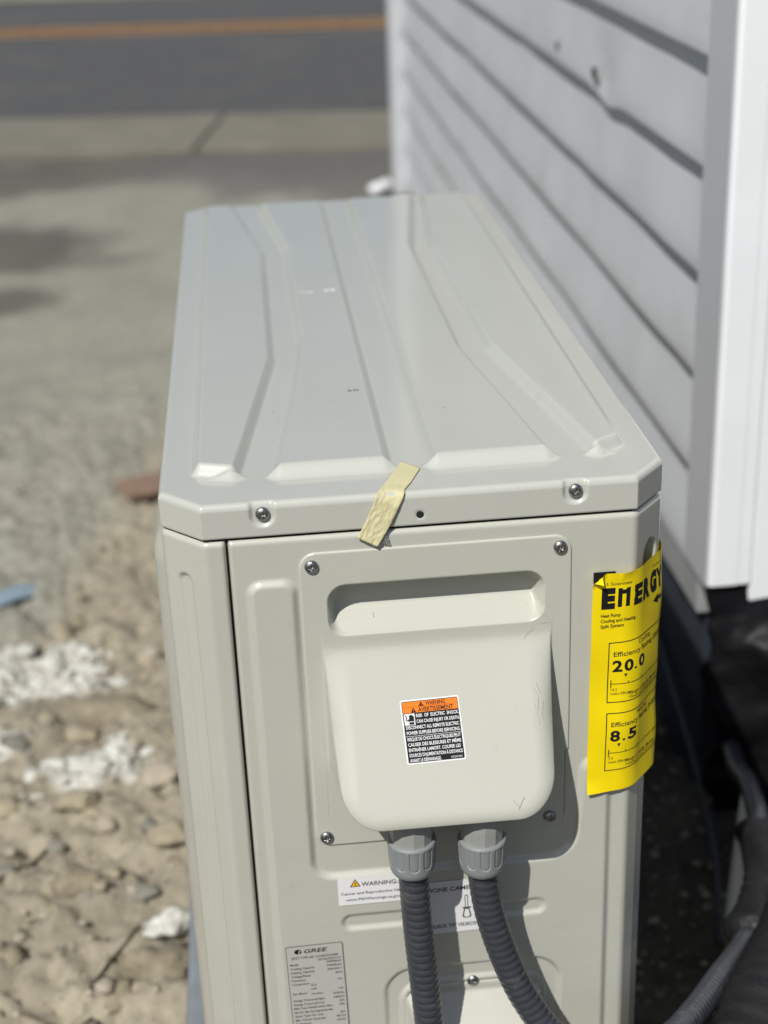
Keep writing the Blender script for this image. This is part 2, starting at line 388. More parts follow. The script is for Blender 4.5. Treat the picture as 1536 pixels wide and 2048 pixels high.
for p in plats:
    sd = sdf_poly(TX, TY, p)
    wv = .0078+.0062*sst((.066-TY)/.02)*sst((.05-TY)/.004)     # wider apron at the near ends
    TZ = TZ+.0086*(1-sst(sd/wv))
TZ += warp_h(TX, TY)*.9*sst(de/.02)
def notch(x): return sum(1-sst((np.abs(x-sx)-.0066)/.0026) for sx in (.0719, .2902))
TY = TY+.0022*notch(TX)*(1-sst(TY/.009))
# skirt: rings below the boundary loop
ring = [(i, 0) for i in range(len(ts))]+[(len(ts)-1, j) for j in range(1, len(ys))]+[(i, len(ys)-1) for i in range(len(ts)-2, -1, -1)]+[(0, j) for j in range(len(ys)-2, 0, -1)]
ri = np.array(ring); bx = TX[ri[:, 0], ri[:, 1]]; by = TY[ri[:, 0], ri[:, 1]]-.0022*notch(TX[ri[:, 0], ri[:, 1]])*(ri[:, 1] == 0)
SK = .0258
zr = np.concatenate([np.linspace(-RE-.0005, -.0245, 22), [-.0252, -SK]])
nT = TX.size; V = [np.stack([TX, TY, TZ], -1).reshape(-1, 3)]
cxm, cym = W/2, L/2
for z in zr:
    yy = by.copy(); xx = bx.copy(); fr = (ri[:, 1] == 0)
    for (sx, sz) in ((.0722, -.0085), (.2905, -.0080)):
        dd = sdf_rr(xx, np.full_like(xx, z), sx-.0069, sx+.0063, sz-.0074, sz+.03, .006)
        yy = yy+np.where(fr, .0022*(1-sst(dd/.0026)), 0)
    dh = np.hypot(xx-.181, z+.0172); yy = yy+np.where(fr, .0006*(1-sst((dh-.0029)/.0008)), 0)
    if z == zr[-2]: xx = xx+np.sign(cxm-xx)*.0006; yy = yy+.0006*np.where(fr, 1, 0)
    if z == zr[-1]: xx = xx+np.sign(cxm-xx)*.004; yy = yy+np.where(fr, .004, 0)
    V.append(np.stack([xx, yy, np.full_like(xx, z)], -1))
gi = np.arange(nT).reshape(TX.shape); q = [np.stack([gi[:-1, :-1].ravel(), gi[1:, :-1].ravel(), gi[1:, 1:].ravel(), gi[:-1, 1:].ravel()], 1)]
nr = len(ri); prev = gi[ri[:, 0], ri[:, 1]]
for k in range(len(zr)):
    cur = nT+k*nr+np.arange(nr)
    q.append(np.stack([np.roll(prev, -1), prev, cur, np.roll(cur, -1)], 1)); prev = cur
top = U(link('top_cover', rawmesh('top_cover', np.concatenate(V), np.concatenate(q)), BEIGEL))

def at_top(o): o.parent = top; return o
# --- pan head screws with a cross recess
def screw_mesh():
    r = np.concatenate([[0.00002], np.linspace(.0003, .0043, 22), [.0046, .00485, .0049, .0049]]); th = np.linspace(0, 2*np.pi, 72, endpoint=False)
    Rr, T = np.meshgrid(r, th, indexing='ij'); x = Rr*np.cos(T); z = Rr*np.sin(T)
    h = .0028*np.sqrt(np.clip(1-(Rr/.00495)**2, 0, 1))
    h[-1] = -.0005
    c1 = np.maximum(np.abs(x)-.0023, np.abs(z)-.00055); c2 = np.maximum(np.abs(z)-.0023, np.abs(x)-.00055)
    h -= .0024*(1-sst((np.minimum(c1, c2)+.0001)/.00035))*np.clip(1-Rr/.0026, 0, 1)**.5
    return gridmesh('screw', np.stack([x, -h, z], -1).transpose(1, 0, 2), closed_u=True, flip=True)
SCREW = screw_mesh(); SCREW.materials.append(STEEL)
def screw(x, y, z, rot, parent, off=Vector((0, 0, 0))):
    o = bpy.data.objects.new('screw', SCREW); COL.objects.link(o); o.parent = parent
    o.location = Vector((x, y, z))+off; o.rotation_euler = (0, rot, 0); return o
screw(.0722, .0012, -.0085, .5, top); screw(.2905, .0012, -.0078, .2, top)
bm = bmesh.new(); bmesh.ops.create_circle(bm, cap_ends=True, segments=28, radius=.0027, matrix=Matrix.Translation((.181, .0003, -.0172)) @ Matrix.Rotation(math.radians(90), 4, 'X'))
at_top(link('hole', from_bm('hole', bm), DARK))

# --- sheet that follows a plan path, with a relief along its normal
def path_sheet(name, pts, rad, zs, hfun, step=.0012, m=BEIGE, parent=None):
    P = fillet(pts, rad, 10, False); s = np.r_[0, np.cumsum(np.linalg.norm(np.diff(P, axis=0), axis=1))]
    n = int(s[-1]/step); q = np.linspace(0, s[-1], n)
    px, py = np.interp(q, s, P[:, 0]), np.interp(q, s, P[:, 1])
    tx, ty = np.gradient(px), np.gradient(py); ln = np.hypot(tx, ty); nx, ny = ty/ln, -tx/ln
    Sg, Zg = np.meshgrid(q, zs, indexing='ij')
    h = hfun(Sg, Zg, px[:, None]+0*Zg, py[:, None]+0*Zg)
    G = np.stack([px[:, None]+nx[:, None]*h, py[:, None]+ny[:, None]*h, Zg], -1)
    return link(name, gridmesh(name, G, flip=False), m, parent)
zs_fine = np.concatenate([[-.0276, -.0278, -.0281, -.0285, -.029, -.0297, -.0305, -.0315], np.arange(-.0325, -.52, -.0012), np.linspace(-.522, -.668, 30)])[::-1]
def edge_roll(Zg): t = np.clip((Zg+.0315)/.0040, 0, .999); return .0040*(np.sqrt(1-t*t)-1)
SX0 = .0466
field = fillet([(.0620, -.0640), (.0880, -.0640), (.0880, -.3185), (.2960, -.3185), (.3020, -.2320), (.3165, -.2320), (.3165, -.655), (.0620, -.655)],
               [.006, .006, .018, .026, .012, .003, .004, .004], 8)
# the inside corner of the pocket is wide
def side_h(Sg, Zg, X, Y):
    xf = SX0+Sg
    flat = (Y < .0005)
    h = .0034*(1-sst(sdf_poly(xf, Zg, field)/.0058))
    h = h-.0024*(1-sst((sdf_rr(xf, Zg, .1125, .2690, -.3660, -.3555, .0052)+.001)/.0042))
    r1 = sdf_rr(xf, Zg, .1435, .2815, -.62, -.4135, .022)
    h = h-.0030*(1-sst((r1+.001)/.0042))
    r2_ = sdf_rr(xf, Zg, .1545, .2715, -.60, -.4265, .020)
    h = h+.0022*(1-sst((r2_+.001)/.003))
    ramp = np.clip((-.4400-Zg)*1.05, 0, .045)
    h = h+smin(ramp, np.clip(-r2_-.004, 0, 1)*2.5, .008)*(r2_ < -.004)
    pl = sdf_rr(xf, Zg, .0965, .2860, -.2860, -.0420, .01)
    h = np.where(pl < 0, -.030*sst(-pl/.006), h)          # opening behind the terminal cover
    # hand pocket and long bead on the right chamfer
    xc = xf-(W-CR[0])                                    # along the chamfer
    h = h-.010*(1-sst((sdf_rr(xc, Zg, .0155, .0300, -.150, -.0600, .008)+.001)/.004))
    h = h-.0042*(1-sst((sdf_rr(xc, Zg, .0225, .0600, -.70, -.2560, .010)+.001)/.0055))
    h = h+warp_h(xf, Zg)+edge_roll(Zg)
    h = h-.0045*(1-sst(Sg/.0016))
    return h
side_panel = U(path_sheet('side_panel', [(SX0, 0), (W-CR[0], 0), (W, CR[1]), (W, .145)], [0, .007, .007, 0], zs_fine, side_h, .0012))
# front corner and front panel (left)
def left_h(Sg, Zg, X, Y):
    h = np.zeros_like(Sg)
    # chamfer coordinate: 0 at the front corner, .0423 at the side corner
    c = np.hypot(X-CL[0], Y)
    on = ((Y > .0002) & (X < CL[0]) & (X > .0002))
    g = sdf_rr(c, Zg, .0165, .0265, -.64, -.0580, .005)
    h = np.where(on | (c < .05), -.0026*(1-sst((g+.001)/.0036)), 0)
    h = h+edge_roll(Zg)+warp_h(Y+4, Zg)
    smax = Sg.max(); h = h-.0045*(1-sst((smax-Sg)/.0016))
    return h
zs_l = np.concatenate([[-.0276, -.0278, -.0281, -.0285, -.029, -.0297, -.0305, -.0315], np.arange(-.0325, -.09, -.0012), np.linspace(-.092, -.668, 150)])[::-1]
U(path_sheet('front_panel', [(0, .16), (0, CL[1]), (CL[0], 0), (.0451, 0)], [0, .009, .009, 0], zs_l, left_h, .0012))
U(box('gap_strip', .0440, .0480, .0046, .02, -.66, -.027, DARK, None, 0))
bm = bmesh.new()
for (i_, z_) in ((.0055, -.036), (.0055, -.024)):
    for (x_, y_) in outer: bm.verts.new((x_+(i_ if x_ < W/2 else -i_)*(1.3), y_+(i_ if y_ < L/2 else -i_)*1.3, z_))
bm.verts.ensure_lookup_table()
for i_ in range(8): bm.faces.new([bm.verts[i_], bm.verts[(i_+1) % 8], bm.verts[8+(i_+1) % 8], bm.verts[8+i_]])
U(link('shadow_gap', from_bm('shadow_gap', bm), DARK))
# rest of the cabinet
bm = bmesh.new()
box_bm(bm, .0, .010, .1603, L-.02, -.668, -.0262, .001)
front2 = U(link('front_panel', from_bm('front_panel', bm), BEIGE))
U(box('rear_panel', W-.010, W, .1453, L-.02, -.668, -.0262, BEIGE, None, .001))
U(box('end_panel', .0, W, L-.0199, L-.004, -.668, -.0262, BEIGE, None, .004))
U(box('base_pan', .004, W-.004, .036, L-.006, -.700, -.6683, BEIGE, None, .004))
for y in (.12, .74):
    U(box('foot', -.012, W+.012, y, y+.05, -.7195, -.7003, STEEL, None, .002))
# fan guard: proud moulded frame with rings, on the long front side
def guard_h():
    yy = np.concatenate([np.linspace(.074, .145, 40), np.linspace(.15, .84, 60), np.linspace(.845, .885, 16)])
    zz = np.concatenate([np.linspace(-.040, -.125, 46), np.linspace(-.13, -.655, 60)])
    Yg, Zg = np.meshgrid(yy, zz, indexing='ij')
    d = -sdf_rr(Yg, Zg, .076, .883, -.653, -.042, .05)
    h = .0148*sst(d/.045); c = np.hypot(Yg-.43, Zg+.36)
    h = h-.010*(1-sst((c-.245)/.012))
    return gridmesh('fan_guard', np.stack([.0005-h, Yg, Zg], -1))
fg = U(link('fan_guard', guard_h(), BEIGE))
for r in np.arange(.03, .25, .018):
    tn = 60; a = np.linspace(0, 2*np.pi, tn, endpoint=False); b = np.linspace(0, 2*np.pi, 6, endpoint=False)
    A, B = np.meshgrid(a, b, indexing='ij')
    G = np.stack([-.010+.0018*np.sin(B), .43+(r+.0018*np.cos(B))*np.cos(A), -.36+(r+.0018*np.cos(B))*np.sin(A)], -1)
    G = np.concatenate([G, G[:, :1]], 1)
    o = link('guard_ring', gridmesh('guard_ring', G, closed_u=True), BEIGE, fg)

# --- terminal cover: flat flange, hand scoop and sloped box drawn from one sheet
CXa = np.unique(np.concatenate([np.arange(.0936, .2890, .0009), np.linspace(.0936, .0950, 6), np.linspace(.2876, .2890, 6), np.arange(.106, .128, .0004), np.arange(.259, .280, .0004)]))
CZa = np.unique(np.concatenate([np.arange(-.2890, -.0392, .0009), np.linspace(-.0405, -.0392, 5), np.arange(-.250, -.226, .00035)]))
CXa = CXa[np.r_[True, np.diff(CXa) > .00022]]; CZa = CZa[np.r_[True, np.diff(CZa) > .00018]]
cx, cz = np.meshgrid(CXa, CZa, indexing='ij')
ct, z1 = .565, -.1185
plane = (z1-cz)*ct
walls = -sdf_rr(cx, cz, .1082, .2735, -.2415, .2, .034)
RR = .019; dd_ = np.clip(walls, 0, RR); roll = RR-np.sqrt(np.clip(RR**2-(RR-dd_)**2, 0, None))
hb = smin(plane-roll*np.clip(plane/.03, 0, 1), np.clip(walls, -.02, None)*9., .006)
hb = .5*(hb+np.sqrt(hb*hb+.0022**2))-.0011
sdS = -sdf_rr(cx, cz, .1130, .2690, -.1080, -.0665, .014)
floor_ = np.clip((cz+.1075)*1.15, -.01, None)
dep = smin(smin(floor_, np.full_like(floor_, .0185), .004), np.clip(sdS, -.01, None)*3.0, .006)
roof = np.clip((-.0665-cz)*8, 0, None)
dep = np.clip(smin(dep, roof, .002), 0, None)
ch = .0026+hb-dep
fl = sdf_rr(cx, cz, .0936, .2890, -.2890, -.0392, .013)
# notch in the right-hand edge of the flange
nd = sdf_poly(cx, cz, [(.2858, -.2215), (.2895, -.2180), (.30, -.21), (.30, -.30), (.2858, -.30)])
fl = np.maximum(fl, -nd)
ch = ch-.0040*sst((fl+.0016)/.0018)
ch += (fbm(cx, cz, 22, 2)-.5)*.0003
P = np.stack([cx, -ch, cz], -1)
cover_me = gridmesh('terminal_cover', P)
bm = bmesh.new(); bm.from_mesh(cover_me)
flv = fl.ravel(); bm.verts.ensure_lookup_table()
bmesh.ops.delete(bm, geom=[bm.verts[i] for i in np.nonzero(flv > .0012)[0]], context='VERTS')
bm.to_mesh(cover_me); bm.free()
cover_me.polygons.foreach_set('use_smooth', np.full(len(cover_me.polygons), True, bool))
cover = U(link('terminal_cover', cover_me, BEIGE2))
def scratch(pts, w, m):
    P_ = np.array(pts, float); n = 14; s_ = np.r_[0, np.cumsum(np.linalg.norm(np.diff(P_, axis=0), axis=1))]; q_ = np.linspace(0, s_[-1], n)
    P_ = np.stack([np.interp(q_, s_, P_[:, i]) for i in (0, 1)], 1); T_ = np.gradient(P_, axis=0); T_ /= np.linalg.norm(T_, axis=1)[:, None]; N_ = np.stack([-T_[:, 1], T_[:, 0]], 1)
    wd = w*(.5+rng.random(n)); wd[0] = wd[-1] = w*.1; G = []
    for sg in (-1, 1):
        Q_ = P_+sg*N_*wd[:, None]; ii = np.clip(np.searchsorted(CXa, Q_[:, 0]), 1, len(CXa)-1); jj = np.clip(np.searchsorted(CZa, Q_[:, 1]), 1, len(CZa)-1)
        hh = np.max([ch[ii-a, jj-b] for a in (0, 1) for b in (0, 1)], axis=0); G.append(np.stack([Q_[:, 0], -hh-.00025, Q_[:, 1]], -1))
    o = link('scuff', gridmesh('scuff', np.stack(G, 0)), m, cover); return o
SCR = mat('scratch_grey', (.34, .33, .29), rough=.6); SCR2 = mat('rub_grey', (.475, .475, .415), rough=.5)
for pts, w, m in (([(.2355, -.2195), (.2400, -.2240)], .00022, SCR), ([(.2440, -.2180), (.2400, -.2240), (.2395, -.2262)], .00026, SCR),
                  ([(.2560, -.1490), (.2605, -.1560), (.2590, -.1660), (.2630, -.1720)], .00024, SCR2), ([(.2590, -.1470), (.2640, -.1600), (.2620, -.1700)], .0002, SCR2), ([(.2570, -.1600), (.2600, -.1750)], .0002, SCR2),
                  ([(.2640, -.0990), (.2720, -.1050), (.2745, -.1120)], .0004, SCR2), ([(.2610, -.1130), (.2560, -.1160), (.2535, -.1200)], .0003, SCR2), ([(.2690, -.0900), (.2735, -.1010)], .0003, SCR2),
                  ([(.2655, -.1090), (.2720, -.1085)], .0005, SCR2), ([(.1460, -.0960), (.1462, -.0990)], .0002, SCR), 
                  ([(.1005, -.170), (.1040, -.1740), (.1050, -.2200), (.1045, -.2620)], .00025, mat('pale_residue', (.56, .56, .51), rough=.5))):
    scratch(pts, w, m)
def sub(o, p): o.parent = p; return o
for (x, z, r) in ((.1034, -.0501, .15), (.2795, -.0490, .75), (.1024, -.2791, 1.4), (.2738, -.2776, .3)):
    screw(x, -.0024, z, r, cover)
vscrew = screw(.2126, -.0022, -.4306, .4, side_panel)

# ------------------------------------------------------------------ labels: flat print on thin sheets
class Label:
    """2-D artwork in millimetres (u right, v down) turned into one mesh with several materials."""
    def __init__(s): s.v = []; s.f = []; s.m = []; s.mats = []
    def mi(s, m):
        if m not in s.mats: s.mats.append(m)
        return s.mats.index(m)
    def add(s, pts, faces, m, layer):
        b = len(s.v); s.v += [(p[0], p[1], layer) for p in pts]; k = s.mi(m)
        for f in faces: s.f.append([b+i for i in f]); s.m.append(k)
    def rect(s, x0, y0, x1, y1, m, layer=1, du=999., dv=999.):
        nx = max(1, int((x1-x0)/du)); ny = max(1, int((y1-y0)/dv))
        p = [(x0+(x1-x0)*i/nx, y0+(y1-y0)*j/ny) for i in range(nx+1) for j in range(ny+1)]
        s.add(p, [[i*(ny+1)+j, i*(ny+1)+j+1, (i+1)*(ny+1)+j+1, (i+1)*(ny+1)+j] for i in range(nx) for j in range(ny)], m, layer)
    def poly(s, pts, m, layer=1): s.add(pts, [list(range(len(pts)))], m, layer)
    def rrect(s, x0, y0, x1, y1, r, m, layer=1):
        p = fillet([(x0, y0), (x1, y0), (x1, y1), (x0, y1)], r, 5); s.poly([tuple(q) for q in p], m, layer)
    def frame(s, x0, y0, x1, y1, w, m, layer=1, du=999., dv=999.):
        s.rect(x0, y0, x1, y0+w, m, layer, du, dv); s.rect(x0, y1-w, x1, y1, m, layer, du, dv)
        s.rect(x0, y0+w, x0+w, y1-w, m, layer, du, dv); s.rect(x1-w, y0+w, x1, y1-w, m, layer, du, dv)
    def text(s, t, x, base, h, w=None, m=None, bold=0., align='L', layer=2, shear=0., cut=None, spacing=1.):
        c = bpy.data.curves.new('t', 'FONT'); c.body = t; c.size = 1; c.offset = bold; c.resolution_u = 3; c.shear = shear; c.space_character = spacing
        o = bpy.data.objects.new('t', c); COL.objects.link(o); dg = bpy.context.evaluated_depsgraph_get(); dg.update()
        me = bpy.data.meshes.new_from_object(o.evaluated_get(dg)); bpy.data.objects.remove(o); bpy.data.curves.remove(c)
        V = np.array([v.co[:2] for v in me.vertices]);
        if len(V) == 0: return
        cap = .729
        kx = ky = h/cap; x0, x1 = V[:, 0].min(), V[:, 0].max()
        if w: kx = w/(x1-x0)
        V[:, 0] = (V[:, 0]-x0)*kx; V[:, 1] *= -ky; ww = (x1-x0)*kx
        V[:, 0] += x-(0 if align == 'L' else ww/2 if align == 'C' else ww); V[:, 1] += base
        F = [list(p.vertices) for p in me.polygons]; bpy.data.meshes.remove(me)
        if cut:
            bm = bmesh.new(); vv = [bm.verts.new((p[0], p[1], 0)) for p in V]
            for f in F:
                try: bm.faces.new([vv[i] for i in f])
                except Exception: pass
            for g in np.arange(cut[0], cut[1], cut[2]):
                if V[:, 0].min() < g < V[:, 0].max():
                    bmesh.ops.bisect_plane(bm, geom=bm.verts[:]+bm.edges[:]+bm.faces[:], plane_co=(g, 0, 0), plane_no=(1, 0, 0))
            bm.verts.index_update(); V = np.array([v.co[:2] for v in bm.verts]); F = [[v.index for v in f.verts] for f in bm.faces]; bm.free()
        s.add([tuple(p) for p in V], F, m or INK, layer)
    def build(s, name, fmap, parent, eps=.00012):
        P = [fmap(u, v, l*eps) for (u, v, l) in s.v]
        me = bpy.data.meshes.new(name); me.from_pydata(P, [], s.f); me.update()
        for m in s.mats: me.materials.append(m)
        me.polygons.foreach_set('material_index', s.m)
        o = bpy.data.objects.new(name, me); COL.objects.link(o); o.parent = parent; return o
def tri(Lb, x, base, h, m1, m2, layer=2):
    w = h*1.12
    Lb.poly([(x-w/2, base), (x+w/2, base), (x, base-h)], m1, layer)
    if m2 is not None:
        Lb.poly([(x-w/2+h*.17, base-h*.1), (x+w/2-h*.17, base-h*.1), (x, base-h*.83)], m2, layer+1)
    Lb.rect(x-h*.05, base-h*.58, x+h*.05, base-h*.28, m1 if m2 else ORANGE, layer+2); Lb.rect(x-h*.05, base-h*.21, x+h*.05, base-h*.12, m1 if m2 else ORANGE, layer+2)

# shock warning on the sloped box: 43 mm x 47.5 mm
wl = Label(); A, Bv = 43., 47.5
wl.rrect(0, 0, A, Bv, 1.6, PAPER_W, 0)
wl.rrect(1.1, 1.1, A-1.1, Bv-1.1, 1.0, INK, 1)
wl.rect(1.5, 1.6, A-1.5, 5.5, ORANGE, 2); wl.rect(1.5, 5.7, A-1.5, 9.7, ORANGE, 2)
tri(wl, 15.2, 5.2, 3.5, INK, None, 3); wl.text('WARNING', 18.5, 5.0, 3.2, 14.2, INK, .02, layer=3)
tri(wl, 9.2, 9.5, 3.6, INK, None, 3); wl.text('AVERTISSEMENT', 12.6, 9.2, 3.2, 25.5, INK, .02, layer=3)
wl.rect(1.8, 10.2, 9.6, 18.6, WHITEI, 2)
hand = [(5.2, 18.2), (8.6, 18.2), (8.9, 16.6), (8.9, 12.2), (8.3, 12.0), (8.1, 11.4), (7.5, 11.3), (7.2, 10.9), (6.6, 10.9), (6.3, 11.3), (5.7, 11.4), (5.4, 12.0), (5.3, 14.6), (4.5, 13.9), (4.1, 14.5), (5.2, 16.3)]
wl.poly(hand, INK, 3); wl.poly([(4.6, 16.4), (6.3, 15.8), (8.8, 16.2), (8.8, 16.6), (6.3, 16.3), (4.8, 16.9)], WHITEI, 4)
wl.poly([(2.0, 10.8), (2.6, 10.8), (4.2, 12.6), (3.4, 14.4), (4.6, 15.4), (4.2, 16.0), (2.6, 14.6), (3.4, 12.8)], INK, 3)
rows = [('RISK  OF  ELECTRIC  SHOCK.', 10.6, 31.0, 13.4), ('CAN CAUSE INJURY OR DEATH.', 10.6, 31.0, 17.6), ('DISCONNECT ALL REMOTE ELECTRIC', 2.4, 38.6, 21.8), ('POWER SUPPLIES BEFORE SERVICING.', 2.4, 39.0, 25.8),
        ('RISQUE DE CHOCS ÉLECTRIQUES.PEUT', 2.4, 38.6, 30.4), ('CAUSER DES BLESSURES ET MÊME', 2.4, 38.4, 34.4), ('ENTRAÎNER LAMORT. COUPER LES', 2.4, 37.6, 38.3), ("SOURCES D'ALIMENTATION À DISTANCE", 2.4, 38.6, 42.2), ('AVANT LE DÉPANNAGE.', 2.4, 22.6, 46.0)]
for t, x, w, b in rows: wl.text(t, x, b-.2, 2.55, w, WHITEI, .018, layer=3)
wl.text('62263262', 32.2, 45.3, 1.4, 8.2, WHITEI, .0, layer=3)
wl.rect(1.6, 26.7, A-1.4, 26.95, WHITEI, 3)
Pa = np.array([.1599, -.1528]); ua = np.array([.0427, .0008])/43.; va = np.array([.0022, -.0400])/47.5
nrm = np.array([0, -1, ct]); nrm = nrm/np.linalg.norm(nrm)
def wl_map(u, v, e):
    x, z = Pa+ua*u+va*v
    y = -(.0026-.0011+.5*((z1-z)*ct+math.sqrt(((z1-z)*ct)**2+.0022**2))) - .0002
    return (x+nrm[0]*e, y+nrm[1]*e, z+nrm[2]*e)
wl.build('warning_label', wl_map, cover)

FLD = -.0040
def flat_map(x0, z0, y, ang=0.):
    c, s_ = math.cos(ang), math.sin(ang)
    return lambda u, v, e: (x0+(u*c+v*s_)/1000, y-.0002-e, z0+(u*s_-v*c)/1000)
# California warning sticker
p6 = Label(); p6.rrect(0, 0, 56, 26.5, 1.2, PAPER_W, 0)
tri(p6, 13.5, 9.6, 7.4, INK, YELLOWI, 1); p6.text('WARNING:', 18.3, 9.4, 4.0, 28, INKG, .012)
p6.text('Cancer and Reproductive Harm-', 2.2, 16.8, 2.6, 51, INKG, .006); p6.text('www.P65Warnings.ca.gov.', 5.8, 22.6, 2.6, 43, INKG, .006)
o = p6.build('warning_sticker', flat_map(.1085, -.3165, FLD), side_panel)
# installer help sticker (code square left blank)
qs = Label(); qs.rrect(0, 0, 53, 50, 1.2, PAPER_W, 0)
qs.text('PHONE CAMERA', 26.2, 9.5, 4.0, 44, INKG, .018, 'C'); qs.text('QUICK TIP VIDEOS', 26.4, 44.5, 3.4, 37, INKG, .018, 'C')
qs.rect(36.4, 15, 39.0, 27, INKG, 1); qs.rect(37.0, 15.8, 38.4, 27, PAPER_W, 2); qs.rect(34.3, 26.4, 41.1, 27.6, INKG, 2)
qs.poly([tuple(p) for p in fillet([(35.7, 27.6), (39.7, 27.6), (41.7, 37), (33.7, 37)], [0, 0, 2, 2], 4)], INKG, 1)
qs.poly([tuple(p) for p in fillet([(36.4, 28.6), (39.0, 28.6), (40.4, 36), (35.0, 36)], [0, 0, 1.5, 1.5], 4)], PAPER_W, 2)
qs.build('help_sticker', flat_map(.1700, -.3290, FLD, .02), side_panel)
# rating plate
gp = Label(); gp.rrect(0, 0, 45, 120, 2.0, INKG, 0); gp.rrect(.55, .55, 44.45, 119.45, 1.6, PAPER_S, 1)
for k in range(24):
    pass
gp.poly([tuple(p) for p in [(9.6+3.0*math.cos(a), 5.6+2.3*math.sin(a)) for a in np.linspace(0, 2*np.pi, 24, endpoint=False)]], INK, 2)
gp.poly([(9.6, 7.3), (10.5, 4.4), (12.4, 4.6), (12.2, 5.2), (11.0, 5.1), (10.3, 7.6)], PAPER_S, 3)
gp.text('GREE', 14.4, 7.4, 3.9, 18.5, INK, .02, shear=.25)
gp.text('SPLIT TYPE AIR CONDITIONER', 4.0, 12.8, 2.3, 37, INKG, .02)
gp.text('GLIV36HP230V1AO', 43, 15.9, 1.9, 18.5, INKG, .02, 'R')
rowsL = [('Model', 19.0), ('Cooling Capacity', 23.0), ('Heating Capacity', 26.9), ('Voltage/Phase', 30.8), ('Frequency', 34.7), ('Compressor', 38.6), ('Fan Motor', 48.2),
         ('Design Pressure(High)', 55.2), ('Design Pressure(Low)', 59.2), ('Max Fuse Size/Breaker Max.', 63.1), ('Max.CSC, Max Non-Regenerative Max.', 67.2), ('Short Type Per Unit', 71.2), ('Min. Circuit Ampacity', 75.2), ('Refrigerant', 79.2), ('Refrigerant Charge', 83.2), ('Weight', 87.2)]
for t, b in rowsL: gp.text(t, 2.4, b, 2.0, None if len(t) < 30 else 31, INKG, .024)
rowsR = [('34400Btu/h', 18.8), ('34400Btu/h', 22.6), ('208/230V-1', 26.5), ('60Hz', 30.4), ('16A', 37.0), ('-', 41.0), ('1.2A', 46.4), ('550PSIG', 51.2), ('340PSIG', 55.2), ('30A', 59.0), ('30A', 62.8), ('22A', 70.8), ('4lb.7oz', 74.6), ('R410A', 78.6), ('62lb', 86)]
for t, b in rowsR: gp.text(t, 43, b, 1.9, None, INKG, .024, 'R')
for t, x, b in (('RLA', 17.5, 40.6), ('LRA', 17.5, 44.4), ('Number', 17.5, 49.4)): gp.text(t, x, b, 1.9, None, INKG, .024)
gp.build('rating_plate', flat_map(.0645, -.3785, FLD, .02), side_panel)

# ------------------------------------------------------------------ yellow energy label curling round the right corner
en = Label(); EW, EH = 133., 186.
en.rect(0, 0, EW, EH, PAPER_Y, 0, 1.2, 3.2)
CT = (14, 80, 1.3)
T = lambda t, x, b, h, w=None, bold=.0, **k: en.text(t, x, b, h, w, INK, bold, layer=1, cut=CT, **k)
T('U.S. Government', 6.8, 10.2, 2.9, 22, .006)
T('Federal law prohibits removal', 58, 9.5, 1.8, 60)
T('E', 6.6, 28, 15.4, 10, .075); en.rect(18.6, 12.7, 21.7, 28.1, INK, 2, .9); en.rect(21.7, 14.0, 24.6, 17.4, INK, 2, .9); en.rect(24.6, 12.7, 27.7, 28.1, INK, 2, .9); T('E', 31.5, 28, 15.4, 8.8, .06); T('R', 42, 28, 15.2, 10, .075); T('G', 53, 28, 15.4, 10.4, .075); T('Y', 63, 28, 15.2, 10, .05)
for i, c in enumerate('GUIDE'): T(c, 76+i*10.4, 28, 15.2, 8.6, .05)
en.poly([(58, 37), (66, 33), (66, 41)], INK, 1); en.rect(66, 35.5, 72, 38.5, INK, 1, 2)
T('Heat Pump', 6.6, 36.2, 2.9, 14.6, .022); T('Cooling and Heating', 6.6, 40.6, 2.9, 27.5, .022); T('Split System', 6.6, 45.0, 2.9, 17.5, .022)
def ebox(v0, head, num, seer, lo, foot):
    en.frame(13.2, v0, 120, v0+51, .75, INK, 1, 1.2, 4)
    T(head, 47, v0+5.6, 3.9, None, .0, align='C'); T('Efficiency Rating '+seer, 17.2, v0+12.0, 4.1, 62, .01)
    T(num[0], 16.6, v0+24.6, 9.4, 7.6, .035)
    xs = {'20.0': [(16.6, 7.6), (25.6, 7.6), (34.2, 2.2), (38.4, 7.6)], '8.5': [(16.6, 8.4), (26.2, 2.2), (30.6, 8.4)]}[num]
    for ch, (x, w) in list(zip(num, xs))[1:]: T(ch, x, v0+24.6, 9.4 if ch != '.' else 9.4, w, .035 if ch != '.' else .02)
    tx = 27.0 if num == '20.0' else 23.6
    en.poly([(tx-1.4, v0+27), (tx+1.4, v0+27), (tx, v0+30.0)], INK, 1)
    en.rect(16, v0+35, 112, v0+35.6, INK, 1, 1.2); en.rect(15.7, v0+32.0, 16.4, v0+38.6, INK, 1)
    for k in range(1, 8): en.rect(16+13*k, v0+33.2, 16.5+13*k, v0+35, INK, 1)
    T(lo, 16, v0+41.2, 2.3, None, .006); T('Least Efficient', 16, v0+44.4, 2.3, None, .004)
    T('Range of Similar Models', 30, v0+45.6, 3.0, 40, .004); T(foot, 30, v0+48.8, 2.2, 52)
    T('Most Efficient', 98, v0+44.4, 2.3)
ebox(57.5, 'Cooling', '20.0', '(SEER*)', '14.3', '*Seasonal Energy Efficiency Ratio')
ebox(117, 'Heating', '8.5', '(HSPF*)', '7.5', '*Heating Seasonal Performance Factor')
LX0, LZ0 = .3030, -.0710
ep = fillet([(LX0-.02, -.0045), (W-CR[0]+.001, -.0045), (W+.0032, CR[1]-.001), (W+.0032, .16)], [0, .024, .020, 0], 24, False)
es = np.r_[0, np.cumsum(np.linalg.norm(np.diff(ep, axis=0), axis=1))]
